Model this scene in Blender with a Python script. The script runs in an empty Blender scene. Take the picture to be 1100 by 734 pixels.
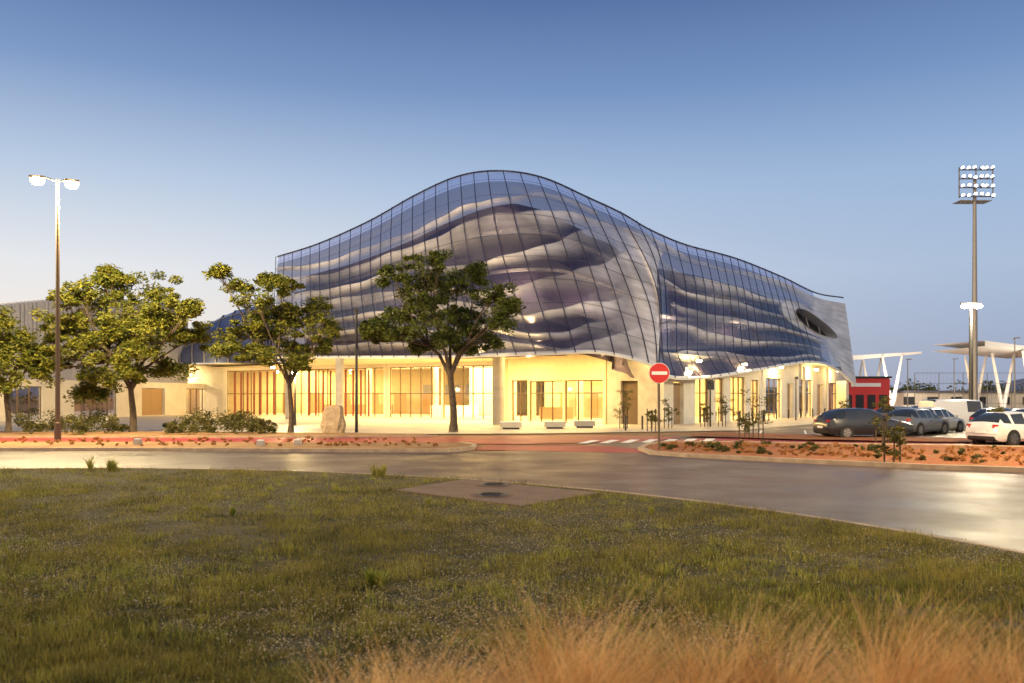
import bpy, math, random, bmesh
import numpy as np
from mathutils import Vector, Matrix
random.seed(7); rng=np.random.default_rng(7)
scene=bpy.context.scene
# ---------------------------------------------------------------- survey helpers (metres)
H=2.2; F=900.0; HY=425.0
def G(px,py,z=0.0):
    d=H*F/(py-HY); return Vector(((px-550)/F*d,d,z))
def W(px,py,d): return Vector(((px-550)/F*d,d,H+(HY-py)/F*d))
def D(px,d,z=0.0): return Vector(((px-550)/F*d,d,z))
# ---------------------------------------------------------------- materials
def mat(name,col=(.5,.5,.5),rough=.6,metal=0,emit=None,es=0,spec=.5,noise=None,bump=0,bscale=20,rn=None):
    m=bpy.data.materials.new(name); m.use_nodes=True
    nt=m.node_tree; b=nt.nodes['Principled BSDF']
    b.inputs['Base Color'].default_value=(*col,1); b.inputs['Roughness'].default_value=rough
    b.inputs['Metallic'].default_value=metal; b.inputs['Specular IOR Level'].default_value=spec
    if emit: b.inputs['Emission Color'].default_value=(*emit,1); b.inputs['Emission Strength'].default_value=es
    tc=nt.nodes.new('ShaderNodeNewGeometry') if (noise or bump or rn) else None
    if noise:
        prev=None
        for (s,a,c,lo,hi) in noise:
            n=nt.nodes.new('ShaderNodeTexNoise'); n.inputs['Scale'].default_value=s; n.inputs['Detail'].default_value=5
            nt.links.new(tc.outputs['Position'],n.inputs['Vector'])
            r=nt.nodes.new('ShaderNodeValToRGB'); r.color_ramp.elements[0].position=lo; r.color_ramp.elements[1].position=hi
            r.color_ramp.elements[0].color=(*a,1); r.color_ramp.elements[1].color=(*c,1)
            nt.links.new(n.outputs['Fac'],r.inputs['Fac'])
            if prev is None: prev=r.outputs['Color']
            else:
                mx=nt.nodes.new('ShaderNodeMixRGB'); mx.blend_type='MULTIPLY'; mx.inputs['Fac'].default_value=1
                nt.links.new(prev,mx.inputs[1]); nt.links.new(r.outputs['Color'],mx.inputs[2]); prev=mx.outputs['Color']
        nt.links.new(prev,b.inputs['Base Color'])
    if rn:
        n=nt.nodes.new('ShaderNodeTexNoise'); n.inputs['Scale'].default_value=rn[0]; n.inputs['Detail'].default_value=4
        nt.links.new(tc.outputs['Position'],n.inputs['Vector'])
        r=nt.nodes.new('ShaderNodeMapRange'); r.inputs['From Min'].default_value=.35; r.inputs['From Max'].default_value=.65
        r.inputs['To Min'].default_value=rn[1]; r.inputs['To Max'].default_value=rn[2]; nt.links.new(n.outputs['Fac'],r.inputs['Value']); nt.links.new(r.outputs[0],b.inputs['Roughness'])
    if bump:
        n=nt.nodes.new('ShaderNodeTexNoise'); n.inputs['Scale'].default_value=bscale; n.inputs['Detail'].default_value=6
        nt.links.new(tc.outputs['Position'],n.inputs['Vector'])
        bp=nt.nodes.new('ShaderNodeBump'); bp.inputs['Strength'].default_value=bump; bp.inputs['Distance'].default_value=.05
        nt.links.new(n.outputs['Fac'],bp.inputs['Height']); nt.links.new(bp.outputs['Normal'],b.inputs['Normal'])
    return m
def leafmat(name,a,b_,scale=1.5,tr=.35):
    m=bpy.data.materials.new(name); m.use_nodes=True; nt=m.node_tree
    out=nt.nodes['Material Output']; b=nt.nodes['Principled BSDF']; b.inputs['Roughness'].default_value=.6; b.inputs['Specular IOR Level'].default_value=.25
    g=nt.nodes.new('ShaderNodeNewGeometry')
    n=nt.nodes.new('ShaderNodeTexNoise'); n.inputs['Scale'].default_value=scale; n.inputs['Detail'].default_value=4
    nt.links.new(g.outputs['Position'],n.inputs['Vector'])
    ad=nt.nodes.new('ShaderNodeMath'); ad.operation='MULTIPLY_ADD'; ad.inputs[1].default_value=.4
    nt.links.new(g.outputs['Random Per Island'],ad.inputs[0])
    mu=nt.nodes.new('ShaderNodeMath'); mu.operation='MULTIPLY'; mu.inputs[1].default_value=.8
    nt.links.new(n.outputs['Fac'],mu.inputs[0]); nt.links.new(mu.outputs[0],ad.inputs[2])
    r=nt.nodes.new('ShaderNodeValToRGB'); r.color_ramp.elements[0].position=.35; r.color_ramp.elements[1].position=.82
    r.color_ramp.elements[0].color=(*a,1); r.color_ramp.elements[1].color=(*b_,1)
    nt.links.new(ad.outputs[0],r.inputs['Fac']); nt.links.new(r.outputs['Color'],b.inputs['Base Color'])
    t=nt.nodes.new('ShaderNodeBsdfTranslucent'); nt.links.new(r.outputs['Color'],t.inputs['Color'])
    mx=nt.nodes.new('ShaderNodeMixShader'); mx.inputs[0].default_value=tr
    nt.links.new(b.outputs[0],mx.inputs[1]); nt.links.new(t.outputs[0],mx.inputs[2]); nt.links.new(mx.outputs[0],out.inputs['Surface'])
    return m
def glassmat(name,tint,refl=.25,rough=.03):
    m=bpy.data.materials.new(name); m.use_nodes=True; nt=m.node_tree; nt.nodes.remove(nt.nodes['Principled BSDF'])
    out=nt.nodes['Material Output']
    t=nt.nodes.new('ShaderNodeBsdfTransparent'); t.inputs['Color'].default_value=(*tint,1)
    g=nt.nodes.new('ShaderNodeBsdfGlossy'); g.inputs['Roughness'].default_value=rough; g.inputs['Color'].default_value=(.85,.87,1,1)
    lw=nt.nodes.new('ShaderNodeLayerWeight'); lw.inputs['Blend'].default_value=.25
    mr=nt.nodes.new('ShaderNodeMapRange'); mr.inputs['To Min'].default_value=refl*.45; mr.inputs['To Max'].default_value=min(1,refl*2.2)
    nt.links.new(lw.outputs['Facing'],mr.inputs['Value'])
    mx=nt.nodes.new('ShaderNodeMixShader'); nt.links.new(mr.outputs[0],mx.inputs[0])
    nt.links.new(t.outputs[0],mx.inputs[1]); nt.links.new(g.outputs[0],mx.inputs[2]); nt.links.new(mx.outputs[0],out.inputs['Surface'])
    return m
WARM=(1,.67,.25)
M={}
M['soil']=mat('dry_ground',noise=[(.6,(.26,.13,.05),(.38,.22,.09),.35,.65),(9,(.5,.5,.5),(1.1,1.1,1.1),.3,.7)],rough=.9,bump=.5,bscale=12)
M['lawnsoil']=mat('lawn_soil',noise=[(.5,(.06,.055,.02),(.13,.10,.04),.35,.65),(14,(.4,.4,.4),(1.1,1.1,1.1),.3,.7)],rough=.95,bump=.6,bscale=25)
M['asph']=mat('asphalt',noise=[(.25,(.080,.052,.036),(.13,.086,.060),.35,.65),(3,(.75,.75,.75),(1.1,1.1,1.1),.3,.7),(60,(.6,.6,.6),(1.25,1.25,1.25),.3,.7)],bump=.45,bscale=60,spec=.6,rn=(.5,.30,.50))
M['redasph']=mat('red_asphalt',noise=[(.4,(.30,.03,.025),(.40,.055,.045),.35,.65),(50,(.7,.7,.7),(1.1,1.1,1.1),.3,.7)],rough=.5,bump=.2,bscale=60)
M['kerb']=mat('kerb_stone',noise=[(3,(.30,.22,.15),(.46,.35,.24),.3,.7)],rough=.8,bump=.2,bscale=10)
M['mulch']=mat('bark_mulch',noise=[(1.2,(.38,.11,.04),(.30,.15,.06),.35,.65),(18,(.3,.3,.3),(1.4,1.3,1.2),.35,.65)],rough=.95,bump=.9,bscale=22)
M['plaza']=mat('plaza_concrete',noise=[(.3,(.48,.42,.33),(.56,.50,.40),.35,.65),(20,(.9,.9,.9),(1,1,1),.3,.7)],rough=.5)
M['conc']=mat('concrete',noise=[(2,(.36,.33,.28),(.46,.42,.36),.3,.7)],rough=.75,bump=.1,bscale=15)
M['white']=mat('white_render',noise=[(1,(.62,.57,.47),(.70,.66,.56),.3,.7)],rough=.7)
M['cream']=mat('cream_wall',noise=[(1.3,(.58,.50,.33),(.66,.58,.38),.3,.7)],rough=.7)
M['soffit']=mat('soffit_panels',noise=[(.6,(.60,.54,.40),(.68,.61,.46),.3,.7)],rough=.6)
M['dark']=mat('dark_metal',(.03,.03,.035),.45,.6)
M['bronze']=mat('bronze_frame',(.12,.08,.045),.45,.4)
M['black']=mat('black_paint',(.015,.015,.018),.4)
M['frame']=mat('mullion_metal',(.035,.035,.07),.4,.5)
M['galv']=mat('galvanised_steel',(.30,.28,.26),.5,.5,bump=.05)
M['polepaint']=mat('pole_paint',(.09,.06,.035),.6,0,bump=.05)
M['wpaint']=mat('white_paint',(.8,.8,.78),.5)
M['redpaint']=mat('red_paint',(.6,.03,.03),.45)
M['redlouvre']=mat('red_louvre',(.18,.025,.02),.5)
M['bark']=mat('bark',noise=[(6,(.04,.028,.02),(.10,.07,.045),.3,.7)],rough=.9,bump=.8,bscale=14)
M['lamp']=mat('lamp_glow',(1,.9,.7),emit=(1,.85,.55),es=200)
M['lampsoft']=mat('lamp_glow_soft',(1,.9,.7),emit=(1,.83,.5),es=60)
M['lampcool']=mat('floodlight_glass',(.8,.85,.9),.2,emit=(.85,.88,1),es=1.6)
M['innerwall']=mat('inner_hall_wall',(.11,.085,.12),.6)
M['roof']=mat('roof_membrane',(.10,.11,.15),.7)
M['glass']=glassmat('curtain_glass',(.72,.71,.86),.32)
M['clear']=glassmat('shop_glass',(.96,.95,.92),.10)
M['door']=mat('door_leaf',(.34,.22,.11),.4,.2)
M['grille']=mat('grey_cladding',(.60,.62,.68),.5,.1)
M['grille2']=mat('cladding_recess',(.34,.35,.40),.6)
M['stone']=mat('rough_stone',noise=[(3,(.28,.2,.12),(.42,.32,.22),.3,.7)],rough=.85,bump=1,bscale=5)
def veil_mat():
    m=bpy.data.materials.new('perforated_metal_veil'); m.use_nodes=True; nt=m.node_tree
    out=nt.nodes['Material Output']; b=nt.nodes['Principled BSDF']
    at=nt.nodes.new('ShaderNodeAttribute'); at.attribute_name='dens'
    uv=nt.nodes.new('ShaderNodeAttribute'); uv.attribute_name='surf'
    def nz(scale,lo,hi,c0,c1):
        mp=nt.nodes.new('ShaderNodeMapping'); mp.inputs['Scale'].default_value=scale
        nt.links.new(uv.outputs['Vector'],mp.inputs['Vector'])
        n=nt.nodes.new('ShaderNodeTexNoise'); n.inputs['Scale'].default_value=1; n.inputs['Detail'].default_value=6; n.inputs['Distortion'].default_value=.6
        nt.links.new(mp.outputs[0],n.inputs['Vector'])
        r=nt.nodes.new('ShaderNodeMapRange'); r.inputs['From Min'].default_value=lo; r.inputs['From Max'].default_value=hi; r.inputs['To Min'].default_value=c0; r.inputs['To Max'].default_value=c1
        nt.links.new(n.outputs['Fac'],r.inputs['Value']); return r.outputs[0]
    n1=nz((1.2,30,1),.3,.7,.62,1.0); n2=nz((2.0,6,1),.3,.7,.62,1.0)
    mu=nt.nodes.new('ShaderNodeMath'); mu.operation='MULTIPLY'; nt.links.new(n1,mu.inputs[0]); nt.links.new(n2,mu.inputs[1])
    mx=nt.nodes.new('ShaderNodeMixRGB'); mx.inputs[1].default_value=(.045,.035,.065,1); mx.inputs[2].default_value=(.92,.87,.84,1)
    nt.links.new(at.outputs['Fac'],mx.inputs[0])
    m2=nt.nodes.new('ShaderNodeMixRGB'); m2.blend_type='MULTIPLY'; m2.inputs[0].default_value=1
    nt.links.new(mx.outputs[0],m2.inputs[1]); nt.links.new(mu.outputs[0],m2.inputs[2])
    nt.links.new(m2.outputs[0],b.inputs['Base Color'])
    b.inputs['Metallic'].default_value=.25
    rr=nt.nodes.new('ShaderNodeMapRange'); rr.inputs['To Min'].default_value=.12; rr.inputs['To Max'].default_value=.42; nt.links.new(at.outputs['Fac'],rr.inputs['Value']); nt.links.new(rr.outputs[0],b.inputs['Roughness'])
    t=nt.nodes.new('ShaderNodeBsdfTransparent')
    mr=nt.nodes.new('ShaderNodeMapRange'); mr.inputs['To Min'].default_value=.48; mr.inputs['To Max'].default_value=.96
    nt.links.new(at.outputs['Fac'],mr.inputs['Value'])
    ms=nt.nodes.new('ShaderNodeMixShader'); nt.links.new(mr.outputs[0],ms.inputs[0])
    nt.links.new(t.outputs[0],ms.inputs[1]); nt.links.new(b.outputs[0],ms.inputs[2]); nt.links.new(ms.outputs[0],out.inputs['Surface'])
    return m
M['veil']=veil_mat()
# ---------------------------------------------------------------- mesh helpers
def link(o,parent=None):
    scene.collection.objects.link(o)
    if parent: o.parent=parent
    return o
def group(name):
    e=bpy.data.objects.new(name,None); e.empty_display_size=.3; scene.collection.objects.link(e); return e
class MB:
    def __init__(s): s.v=[];s.f=[];s.m=[];s.mats=[]
    def mi(s,k):
        if k not in s.mats: s.mats.append(k)
        return s.mats.index(k)
    def face(s,pts,k):
        i=len(s.v); s.v+= [tuple(p) for p in pts]; s.f.append(tuple(range(i,i+len(pts)))); s.m.append(s.mi(k))
    def box(s,c,size,k,rz=0,M4=None):
        hx,hy,hz=[a/2 for a in size]; cr_,sr=math.cos(rz),math.sin(rz); i=len(s.v)
        for z in(-hz,hz):
            for x,y in((-hx,-hy),(hx,-hy),(hx,hy),(-hx,hy)):
                p=Vector((c[0]+x*cr_-y*sr,c[1]+x*sr+y*cr_,c[2]+z))
                if M4: p=M4@p
                s.v.append(tuple(p))
        for f in((3,2,1,0),(4,5,6,7),(0,1,5,4),(1,2,6,5),(2,3,7,6),(3,0,4,7)):
            s.f.append(tuple(i+a for a in f)); s.m.append(s.mi(k))
    def tube(s,pts,rad,k,n=8,cap=True):
        pts=[Vector(p) for p in pts]; i0=len(s.v); mi=s.mi(k)
        for j,p in enumerate(pts):
            t=(pts[min(j+1,len(pts)-1)]-pts[max(j-1,0)])
            if t.length<1e-6: t=Vector((0,0,1))
            t.normalize(); a=t.cross(Vector((0,1,0.01)) if abs(t.y)<.9 else Vector((1,0,0))).normalized(); b=t.cross(a)
            r=rad[j] if hasattr(rad,'__len__') else rad
            for q in range(n):
                an=2*math.pi*q/n; s.v.append(tuple(p+a*math.cos(an)*r+b*math.sin(an)*r))
        for j in range(len(pts)-1):
            for q in range(n):
                a=i0+j*n+q; b=i0+j*n+(q+1)%n
                s.f.append((a,b,b+n,a+n)); s.m.append(mi)
        if cap:
            s.f.append(tuple(i0+q for q in range(n))); s.m.append(mi)
            L=i0+(len(pts)-1)*n; s.f.append(tuple(L+q for q in reversed(range(n)))); s.m.append(mi)
    def build(s,name,parent=None,smooth=False):
        me=bpy.data.meshes.new(name); me.from_pydata(s.v,[],s.f)
        for k in s.mats: me.materials.append(M[k])
        me.polygons.foreach_set('material_index',s.m)
        if smooth: me.polygons.foreach_set('use_smooth',[True]*len(s.f))
        me.update(); o=bpy.data.objects.new(name,me); return link(o,parent)
def bigmesh(name,verts,faces,matn,parent=None,attrs=None,smooth=False):
    me=bpy.data.meshes.new(name); nv=len(verts); nf,k=faces.shape
    me.vertices.add(nv); me.vertices.foreach_set('co',verts.astype(np.float32).ravel())
    me.loops.add(nf*k); me.loops.foreach_set('vertex_index',faces.astype(np.int32).ravel())
    me.polygons.add(nf); me.polygons.foreach_set('loop_start',np.arange(0,nf*k,k,dtype=np.int32))
    if smooth: me.polygons.foreach_set('use_smooth',np.ones(nf,dtype=bool))
    me.update(calc_edges=True)
    if attrs:
        for an,(ty,arr) in attrs.items():
            a=me.attributes.new(an,ty,'POINT'); a.data.foreach_set('value' if ty=='FLOAT' else 'vector',arr.astype(np.float32).ravel())
    me.materials.append(M[matn]); o=bpy.data.objects.new(name,me); return link(o,parent)
def sheet(name,pts,z,k,parent=None):
    b=MB(); b.face([(p[0],p[1],z) for p in pts],k); o=b.build(name,parent)
    if o.data.polygons[0].normal.z<0: o.data.flip_normals()
    return o
def kerbline(name,pts,w,h,k,z0=0,parent=None):
    b=MB(); P=[Vector((p[0],p[1],0)) for p in pts]; n=len(P); prof=[]
    for j,p in enumerate(P):
        t=(P[min(j+1,n-1)]-P[max(j-1,0)]).normalized(); nn=Vector((-t.y,t.x,0))
        prof.append([p+nn*w/2,p-nn*w/2])
    for j in range(n-1):
        a,b2=prof[j]; c,d=prof[j+1]
        U=Vector((0,0,h+z0)); L=Vector((0,0,z0-.05))
        b.face([a+U,c+U,d+U,b2+U],k); b.face([a+L,c+L,c+U,a+U],k); b.face([b2+U,d+U,d+L,b2+L],k)
    return b.build(name,parent)
def cr(xs,ys,q):
    xs=np.asarray(xs,float); ys=np.asarray(ys,float); q=np.asarray(q,float)
    i=np.clip(np.searchsorted(xs,q,side='right')-1,0,len(xs)-2)
    h=xs[i+1]-xs[i]; t=(q-xs[i])/h
    m=np.gradient(ys,xs)
    return (2*t**3-3*t**2+1)*ys[i]+(t**3-2*t**2+t)*h*m[i]+(-2*t**3+3*t**2)*ys[i+1]+(t**3-t**2)*h*m[i+1]
# ---------------------------------------------------------------- ground
sheet('ground',[(-900,-60),(900,-60),(900,1500),(-900,1500)],-.02,'soil')
CX,CY,R=-12.,4.,20.1
ringout=[G(-60,484.5),G(100,484.5),G(250,485),G(400,486),G(480,486)]
road=[(-60,-40),(-60,33),(-30,33.3)]+[(p.x,p.y) for p in ringout]+[(2,34),(6,44),(40,60),(60,62),(60,-40)]
sheet('road',road,0.0,'asph')
def arc(r,a0,a1,n): return [(CX+r*math.cos(math.radians(a0+(a1-a0)*i/n)),CY+r*math.sin(math.radians(a0+(a1-a0)*i/n))) for i in range(n+1)]
LAW=arc(R,-60,180,120)
sheet('lawn_soil',LAW+[(-32,-16),(-2,-16)],.10,'lawnsoil')
kerbline('kerb',arc(R+.06,-40,180,140),.14,.11,'kerb')
V=[(-70,33.15),(-30,33.4)]+[(p.x,p.y) for p in ringout]+[(-1.5,35.5),(-2.2,37.5),(-30,38.5),(-70,39)]
sheet('verge',V,.10,'soil')
kerbline('kerb',[(-70,33.1),(-30,33.3)]+[(p.x,p.y) for p in ringout]+[(-1.6,34.2),(-1.6,36),(-2.2,37.5)],.2,.13,'kerb')
sheet('cycle_path',[(-70,39.2),(-30,38.8),(-8,38.2),(0,37.6),(6.5,40),(9,44),(4,46.5),(-10,43.5),(-30,43.2),(-70,44)],.012,'redasph')
sheet('cycle_path',[(-2.4,34.2),(6.2,31.5),(6.8,32.6),(4,36.5),(-1,37)],.008,'redasph')
sheet('planting_bed',[(-70,44.2),(-30,43.4),(-10,43.8),(-4,44.6),(-5,47),(-20,50),(-70,51)],.06,'soil')
kerbline('kerb',[(-70,44.1),(-30,43.3),(-10,43.7),(-4,44.5)],.15,.10,'kerb')
sheet('plaza_pavement',[(-60,51.2),(-20,50.2),(-4,47.3),(2,48),(14,52),(20,60),(42,88),(60,110),(20,130),(-60,130)],.03,'plaza')
isl=[G(688,484),G(700,488.5),G(740,491.5),G(850,497),G(1000,504),G(1120,508),G(1250,512),G(1250,484),G(1120,483),G(950,480),G(800,477.5),G(720,477),G(695,480)]
sheet('planting_island',isl,.10,'mulch')
kerbline('kerb',isl+[isl[0]],.22,.14,'kerb')
sheet('cycle_path',[G(700,474.5),G(720,476.3),G(950,478.5),G(1200,482),G(1200,478),G(950,474),G(760,471)],.012,'redasph')
isl2=[G(735,470),G(860,474),G(1000,476.5),G(1200,479),G(1200,475),G(1000,472),G(850,468),G(760,466)]
sheet('planting_island',isl2,.09,'mulch')
sheet('parking_lot',[(10.5,45),(24,36.6),(90,37),(90,120),(45,90),(18,58)],.006,'asph')
mk=MB()
def stripe(b,A,B,w,z=.018):
    A=Vector((A[0],A[1],z)); B=Vector((B[0],B[1],z)); t=(B-A).normalized(); n=Vector((-t.y,t.x,0))*w/2
    b.face([A-n,B-n,B+n,A+n],'wpaint')
for i in range(7):
    x=3.2+i*1.0; stripe(mk,(x,38.2+i*.25),(x+.9,41.0+i*.25),.45)
for i in range(9):
    stripe(mk,(14+i*2.7,47.5+i*.1),(15.6+i*2.7,52.3+i*.1),.12)
mk.build('road_marking')
pad=[G(424,533),G(500,520.5),G(642,536),G(560,551)]
M['pad']=mat('old_concrete',noise=[(1.5,(.14,.085,.05),(.22,.145,.085),.3,.7),(30,(.8,.8,.8),(1.1,1.1,1.1),.3,.7)],rough=.6,bump=.3,bscale=30)
b=MB()
b.face([(p.x,p.y,.135) for p in pad],'pad')
for i in range(4):
    p,q=pad[i],pad[(i+1)%4]; b.face([(p.x,p.y,.05),(q.x,q.y,.05),(q.x,q.y,.135),(p.x,p.y,.135)],'pad')
b.build('manhole_slab')
def disc(b,c,r,z0,z1,k,n=28):
    top=[(c[0]+r*math.cos(2*math.pi*i/n),c[1]+r*math.sin(2*math.pi*i/n),z1) for i in range(n)]
    b.face(top,k)
    for i in range(n):
        a,c2=top[i],top[(i+1)%n]; b.face([(a[0],a[1],z0),(c2[0],c2[1],z0),c2,a],k)
for px,py in((531,527.5),(528,539)):
    c=G(px,py); mh=MB(); disc(mh,c,.44,.13,.155,'pad'); disc(mh,c,.38,.155,.160,'black')
    for i in range(-2,3): mh.box((c.x,c.y+i*.11,.164),(.5-abs(i)*.08,.04,.008),'dark')
    mh.build('manhole_cover')
# ---------------------------------------------------------------- arena veil
ST=[ # bottom px,py,d  top px,py,d
(300,384,82, 299,276,83),(352,384,76,343,262,79),(408,384,70,397,238,75),(468,384,64,447,210,71),
(530,382,59.5,492,190,68),(590,380,56.5,535,184,66),(645,379,56.5,582,191,66.5),(697,391,58,632,213,67.5),
(706,399,58.6,668,230,68.5),(724,406,60,697,247,70),(762,405,64.5,735,263,72),(815,397,72.5,790,278,78),
(868,389,82,840,298,85),(896,396,87.5,876,315,89),(918,414,91,905,320,92)]
us=np.arange(len(ST))
Bp=np.array([W(a,b_,c) for a,b_,c,_,_,_ in ST]); Tp=np.array([W(a,b_,c) for _,_,_,a,b_,c in ST])
def S(u,v,off=0):
    u=np.asarray(u,float); v=np.asarray(v,float)
    Bq=np.stack([cr(us,Bp[:,k],u) for k in range(3)],-1); Tq=np.stack([cr(us,Tp[:,k],u) for k in range(3)],-1)
    P=Bq*(1-v[...,None])+Tq*v[...,None]
    e=.02; u2=np.clip(u+e,0,14); u1=np.clip(u-e,0,14)
    tx=cr(us,Bp[:,0],u2)-cr(us,Bp[:,0],u1); ty=cr(us,Bp[:,1],u2)-cr(us,Bp[:,1],u1)
    L=np.hypot(tx,ty); nx,ny=ty/L,-tx/L
    bul=1.1*np.sin(np.pi*v)*np.clip(1-np.abs(u-5)/6,0,1) 
    bul+= .9*np.exp(-((u-(7.4+1.2*v))/.7)**2)*np.sin(np.pi*np.clip(v,0,1))
    bul-= 1.2*np.exp(-((u-10)/1.3)**2)*np.clip(1-v/.65,0,1)*np.clip(v*6,0,1)
    o=bul+off
    P[...,0]+=nx*o; P[...,1]+=ny*o
    return P
arena=group('arena_building')
def grid_surf(name,nu,nv,matn,off,v0=0,v1=1,attrs=None,offarr=None,u0=0,u1=14,drop=None):
    U,Vv=np.meshgrid(np.linspace(u0,u1,nu),np.linspace(v0,v1,nv),indexing='ij')
    P=S(U,Vv,off if offarr is None else offarr(U,Vv))
    idx=np.arange(nu*nv).reshape(nu,nv)
    f=np.stack([idx[:-1,:-1],idx[1:,:-1],idx[1:,1:],idx[:-1,1:]],-1).reshape(-1,4)
    if drop is not None:
        k=~drop(U[:-1,:-1],Vv[:-1,:-1]).reshape(-1); f=f[k]
    at=attrs(U,Vv) if attrs else None
    return bigmesh(name,P.reshape(-1,3),f,matn,arena,at,True)
def sm(a,b_,x): t=np.clip((x-a)/(b_-a),0,1); return t*t*(3-2*t)
RIB=[ # u, centre v, half width ; crisp upper edge, fading lower edge
[(0,.86,.02),(1.5,.78,.03),(3,.74,.03),(4.3,.78,.02),(5.5,.84,.02),(7,.90,.02)],
[(0,.74,.03),(1.5,.66,.04),(3,.62,.05),(4.3,.62,.09),(5.2,.66,.09),(6.2,.74,.05),(8,.86,.04),(9,.90,.03)],
[(0,.58,.03),(1.2,.53,.04),(2.6,.53,.02),(3.4,.48,.02),(4.6,.45,.022),(5.6,.52,.04),(6.5,.64,.08),(7.6,.76,.12),(8.8,.84,.06)],
[(0,.44,.025),(1,.43,.035),(2.2,.41,.04),(3.4,.35,.015),(4.6,.30,.025),(5.6,.34,.04),(6.5,.44,.08),(7.5,.55,.15),(8.4,.66,.1)],
[(0,.30,.02),(1.3,.29,.02),(2.5,.28,.03),(3.8,.24,.03),(5,.18,.018),(5.8,.20,.03),(6.7,.27,.08),(7.4,.35,.16),(8,.45,.1)],
[(0,.17,.02),(1.3,.20,.02),(2.6,.16,.015),(3.9,.13,.02),(5,.09,.015),(6.0,.11,.03),(6.9,.18,.09)],
[(0,.06,.03),(1.8,.08,.03),(3,.05,.015),(4.2,.04,.02),(5.5,.02,.02),(6.4,.05,.06),(7.3,.14,.14),(7.8,.2,.1)],
[(8.2,.95,.02),(9.3,.90,.04),(10.4,.86,.02),(11.5,.88,.04),(12.6,.86,.1),(14,.7,.3)],
[(8.0,.74,.12),(8.8,.73,.09),(9.6,.70,.06),(10.6,.68,.05),(11.6,.66,.03),(12.5,.66,.10),(14,.5,.3)],
[(8.6,.60,.03),(9.6,.60,.015),(10.6,.56,.03),(11.6,.50,.02),(12.4,.46,.02),(13,.4,.08)],
[(9.3,.47,.015),(10.2,.45,.03),(11.2,.38,.03),(12,.33,.02),(12.8,.30,.06),(14,.3,.3)],
[(8.5,.30,.015),(9.4,.34,.025),(10.3,.29,.035),(11.3,.22,.02),(12.3,.18,.015),(13,.22,.05)],
[(8.6,.12,.015),(9.6,.16,.025),(10.6,.12,.035),(11.5,.07,.02),(12.4,.06,.02)]]
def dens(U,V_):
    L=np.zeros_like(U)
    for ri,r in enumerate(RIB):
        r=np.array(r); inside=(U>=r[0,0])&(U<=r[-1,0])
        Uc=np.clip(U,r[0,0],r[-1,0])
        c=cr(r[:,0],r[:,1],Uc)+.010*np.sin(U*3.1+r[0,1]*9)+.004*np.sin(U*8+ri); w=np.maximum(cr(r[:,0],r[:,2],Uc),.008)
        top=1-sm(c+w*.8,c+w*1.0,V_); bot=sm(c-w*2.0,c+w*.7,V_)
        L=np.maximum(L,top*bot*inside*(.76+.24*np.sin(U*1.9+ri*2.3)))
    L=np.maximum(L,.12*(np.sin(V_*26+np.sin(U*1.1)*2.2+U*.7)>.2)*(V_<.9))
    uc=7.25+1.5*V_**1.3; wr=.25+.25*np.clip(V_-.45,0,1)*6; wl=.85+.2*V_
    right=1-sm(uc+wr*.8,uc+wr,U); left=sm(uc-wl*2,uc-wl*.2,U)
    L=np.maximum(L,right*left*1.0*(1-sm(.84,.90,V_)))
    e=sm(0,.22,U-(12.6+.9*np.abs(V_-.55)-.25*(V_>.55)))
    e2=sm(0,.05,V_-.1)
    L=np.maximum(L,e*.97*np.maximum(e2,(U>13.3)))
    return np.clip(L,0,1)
OU,OV=12.72,.52
def opening(U,V_):
    a=(U-OU)/.70; b_=(V_-OV+(U-OU)*.06)/(.115); return a**2+ (b_/(1.02-.35*a))**2
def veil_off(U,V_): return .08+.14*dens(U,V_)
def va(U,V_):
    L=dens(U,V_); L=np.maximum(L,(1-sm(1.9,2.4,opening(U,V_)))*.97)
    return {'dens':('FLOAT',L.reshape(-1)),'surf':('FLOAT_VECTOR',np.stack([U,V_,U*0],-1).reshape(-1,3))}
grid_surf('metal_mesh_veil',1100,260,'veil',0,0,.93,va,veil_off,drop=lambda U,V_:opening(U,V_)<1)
grid_surf('glass_skin',400,100,'glass',0,drop=lambda U,V_:(U>12.9)|(opening(U,V_)<1.15))
b=MB(); n=60; r0=[];r1=[]
for i in range(n+1):
    a=2*math.pi*i/n; ca=math.cos(a); u=OU+.70*ca; v=OV-.70*ca*.06+.115*math.sin(a)*(1.02-.35*ca)
    r0.append(S(np.array([u]),np.array([v]),.24)[0]); r1.append(S(np.array([u]),np.array([v]),-1.0)[0])
for i in range(n): b.face([r0[i],r0[i+1],r1[i+1],r1[i]],'grille2')
b.face(r1[:-1],'black')  # black sheet paints the shade inside the opening
for t in (.3,.5,.7):
    i=int(30*t); b.tube([r1[i]*.93+r0[i]*.07,r1[60-i]*.93+r0[60-i]*.07],.07,'grille2',5)
b.build('opening_reveal',arena,True)
grid_surf('inner_wall',90,12,'innerwall',-3.2,0,.84)
mu=MB(); NM=54
uf=np.linspace(0,14,600); mid=S(uf,np.full(600,.75),0); cum=np.concatenate([[0],np.cumsum(np.linalg.norm(np.diff(mid,axis=0),axis=1))])
for i in range(NM+1):
    u=float(np.interp(cum[-1]*i/NM,cum,uf)); vv=np.linspace(0,1,13); P=S(np.full(13,u),vv,.27)
    if u<12.2: mu.tube(P,.034,'frame',4,False)
for v in [.12,.24,.36,.48,.60,.72,.84,.94]:
    mu.tube(S(np.linspace(0,12.0,110),np.full(110,v),.25),.011,'frame',4,False)
uu=np.linspace(0,14,130)
mu.tube(S(uu,np.full(130,1.0),.1),.07,'frame',4,False)
mu.tube(S(uu,np.full(130,0.0),.1),.14,'wpaint',5,False)
mu.build('mullions',arena)
sl=MB()
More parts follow.
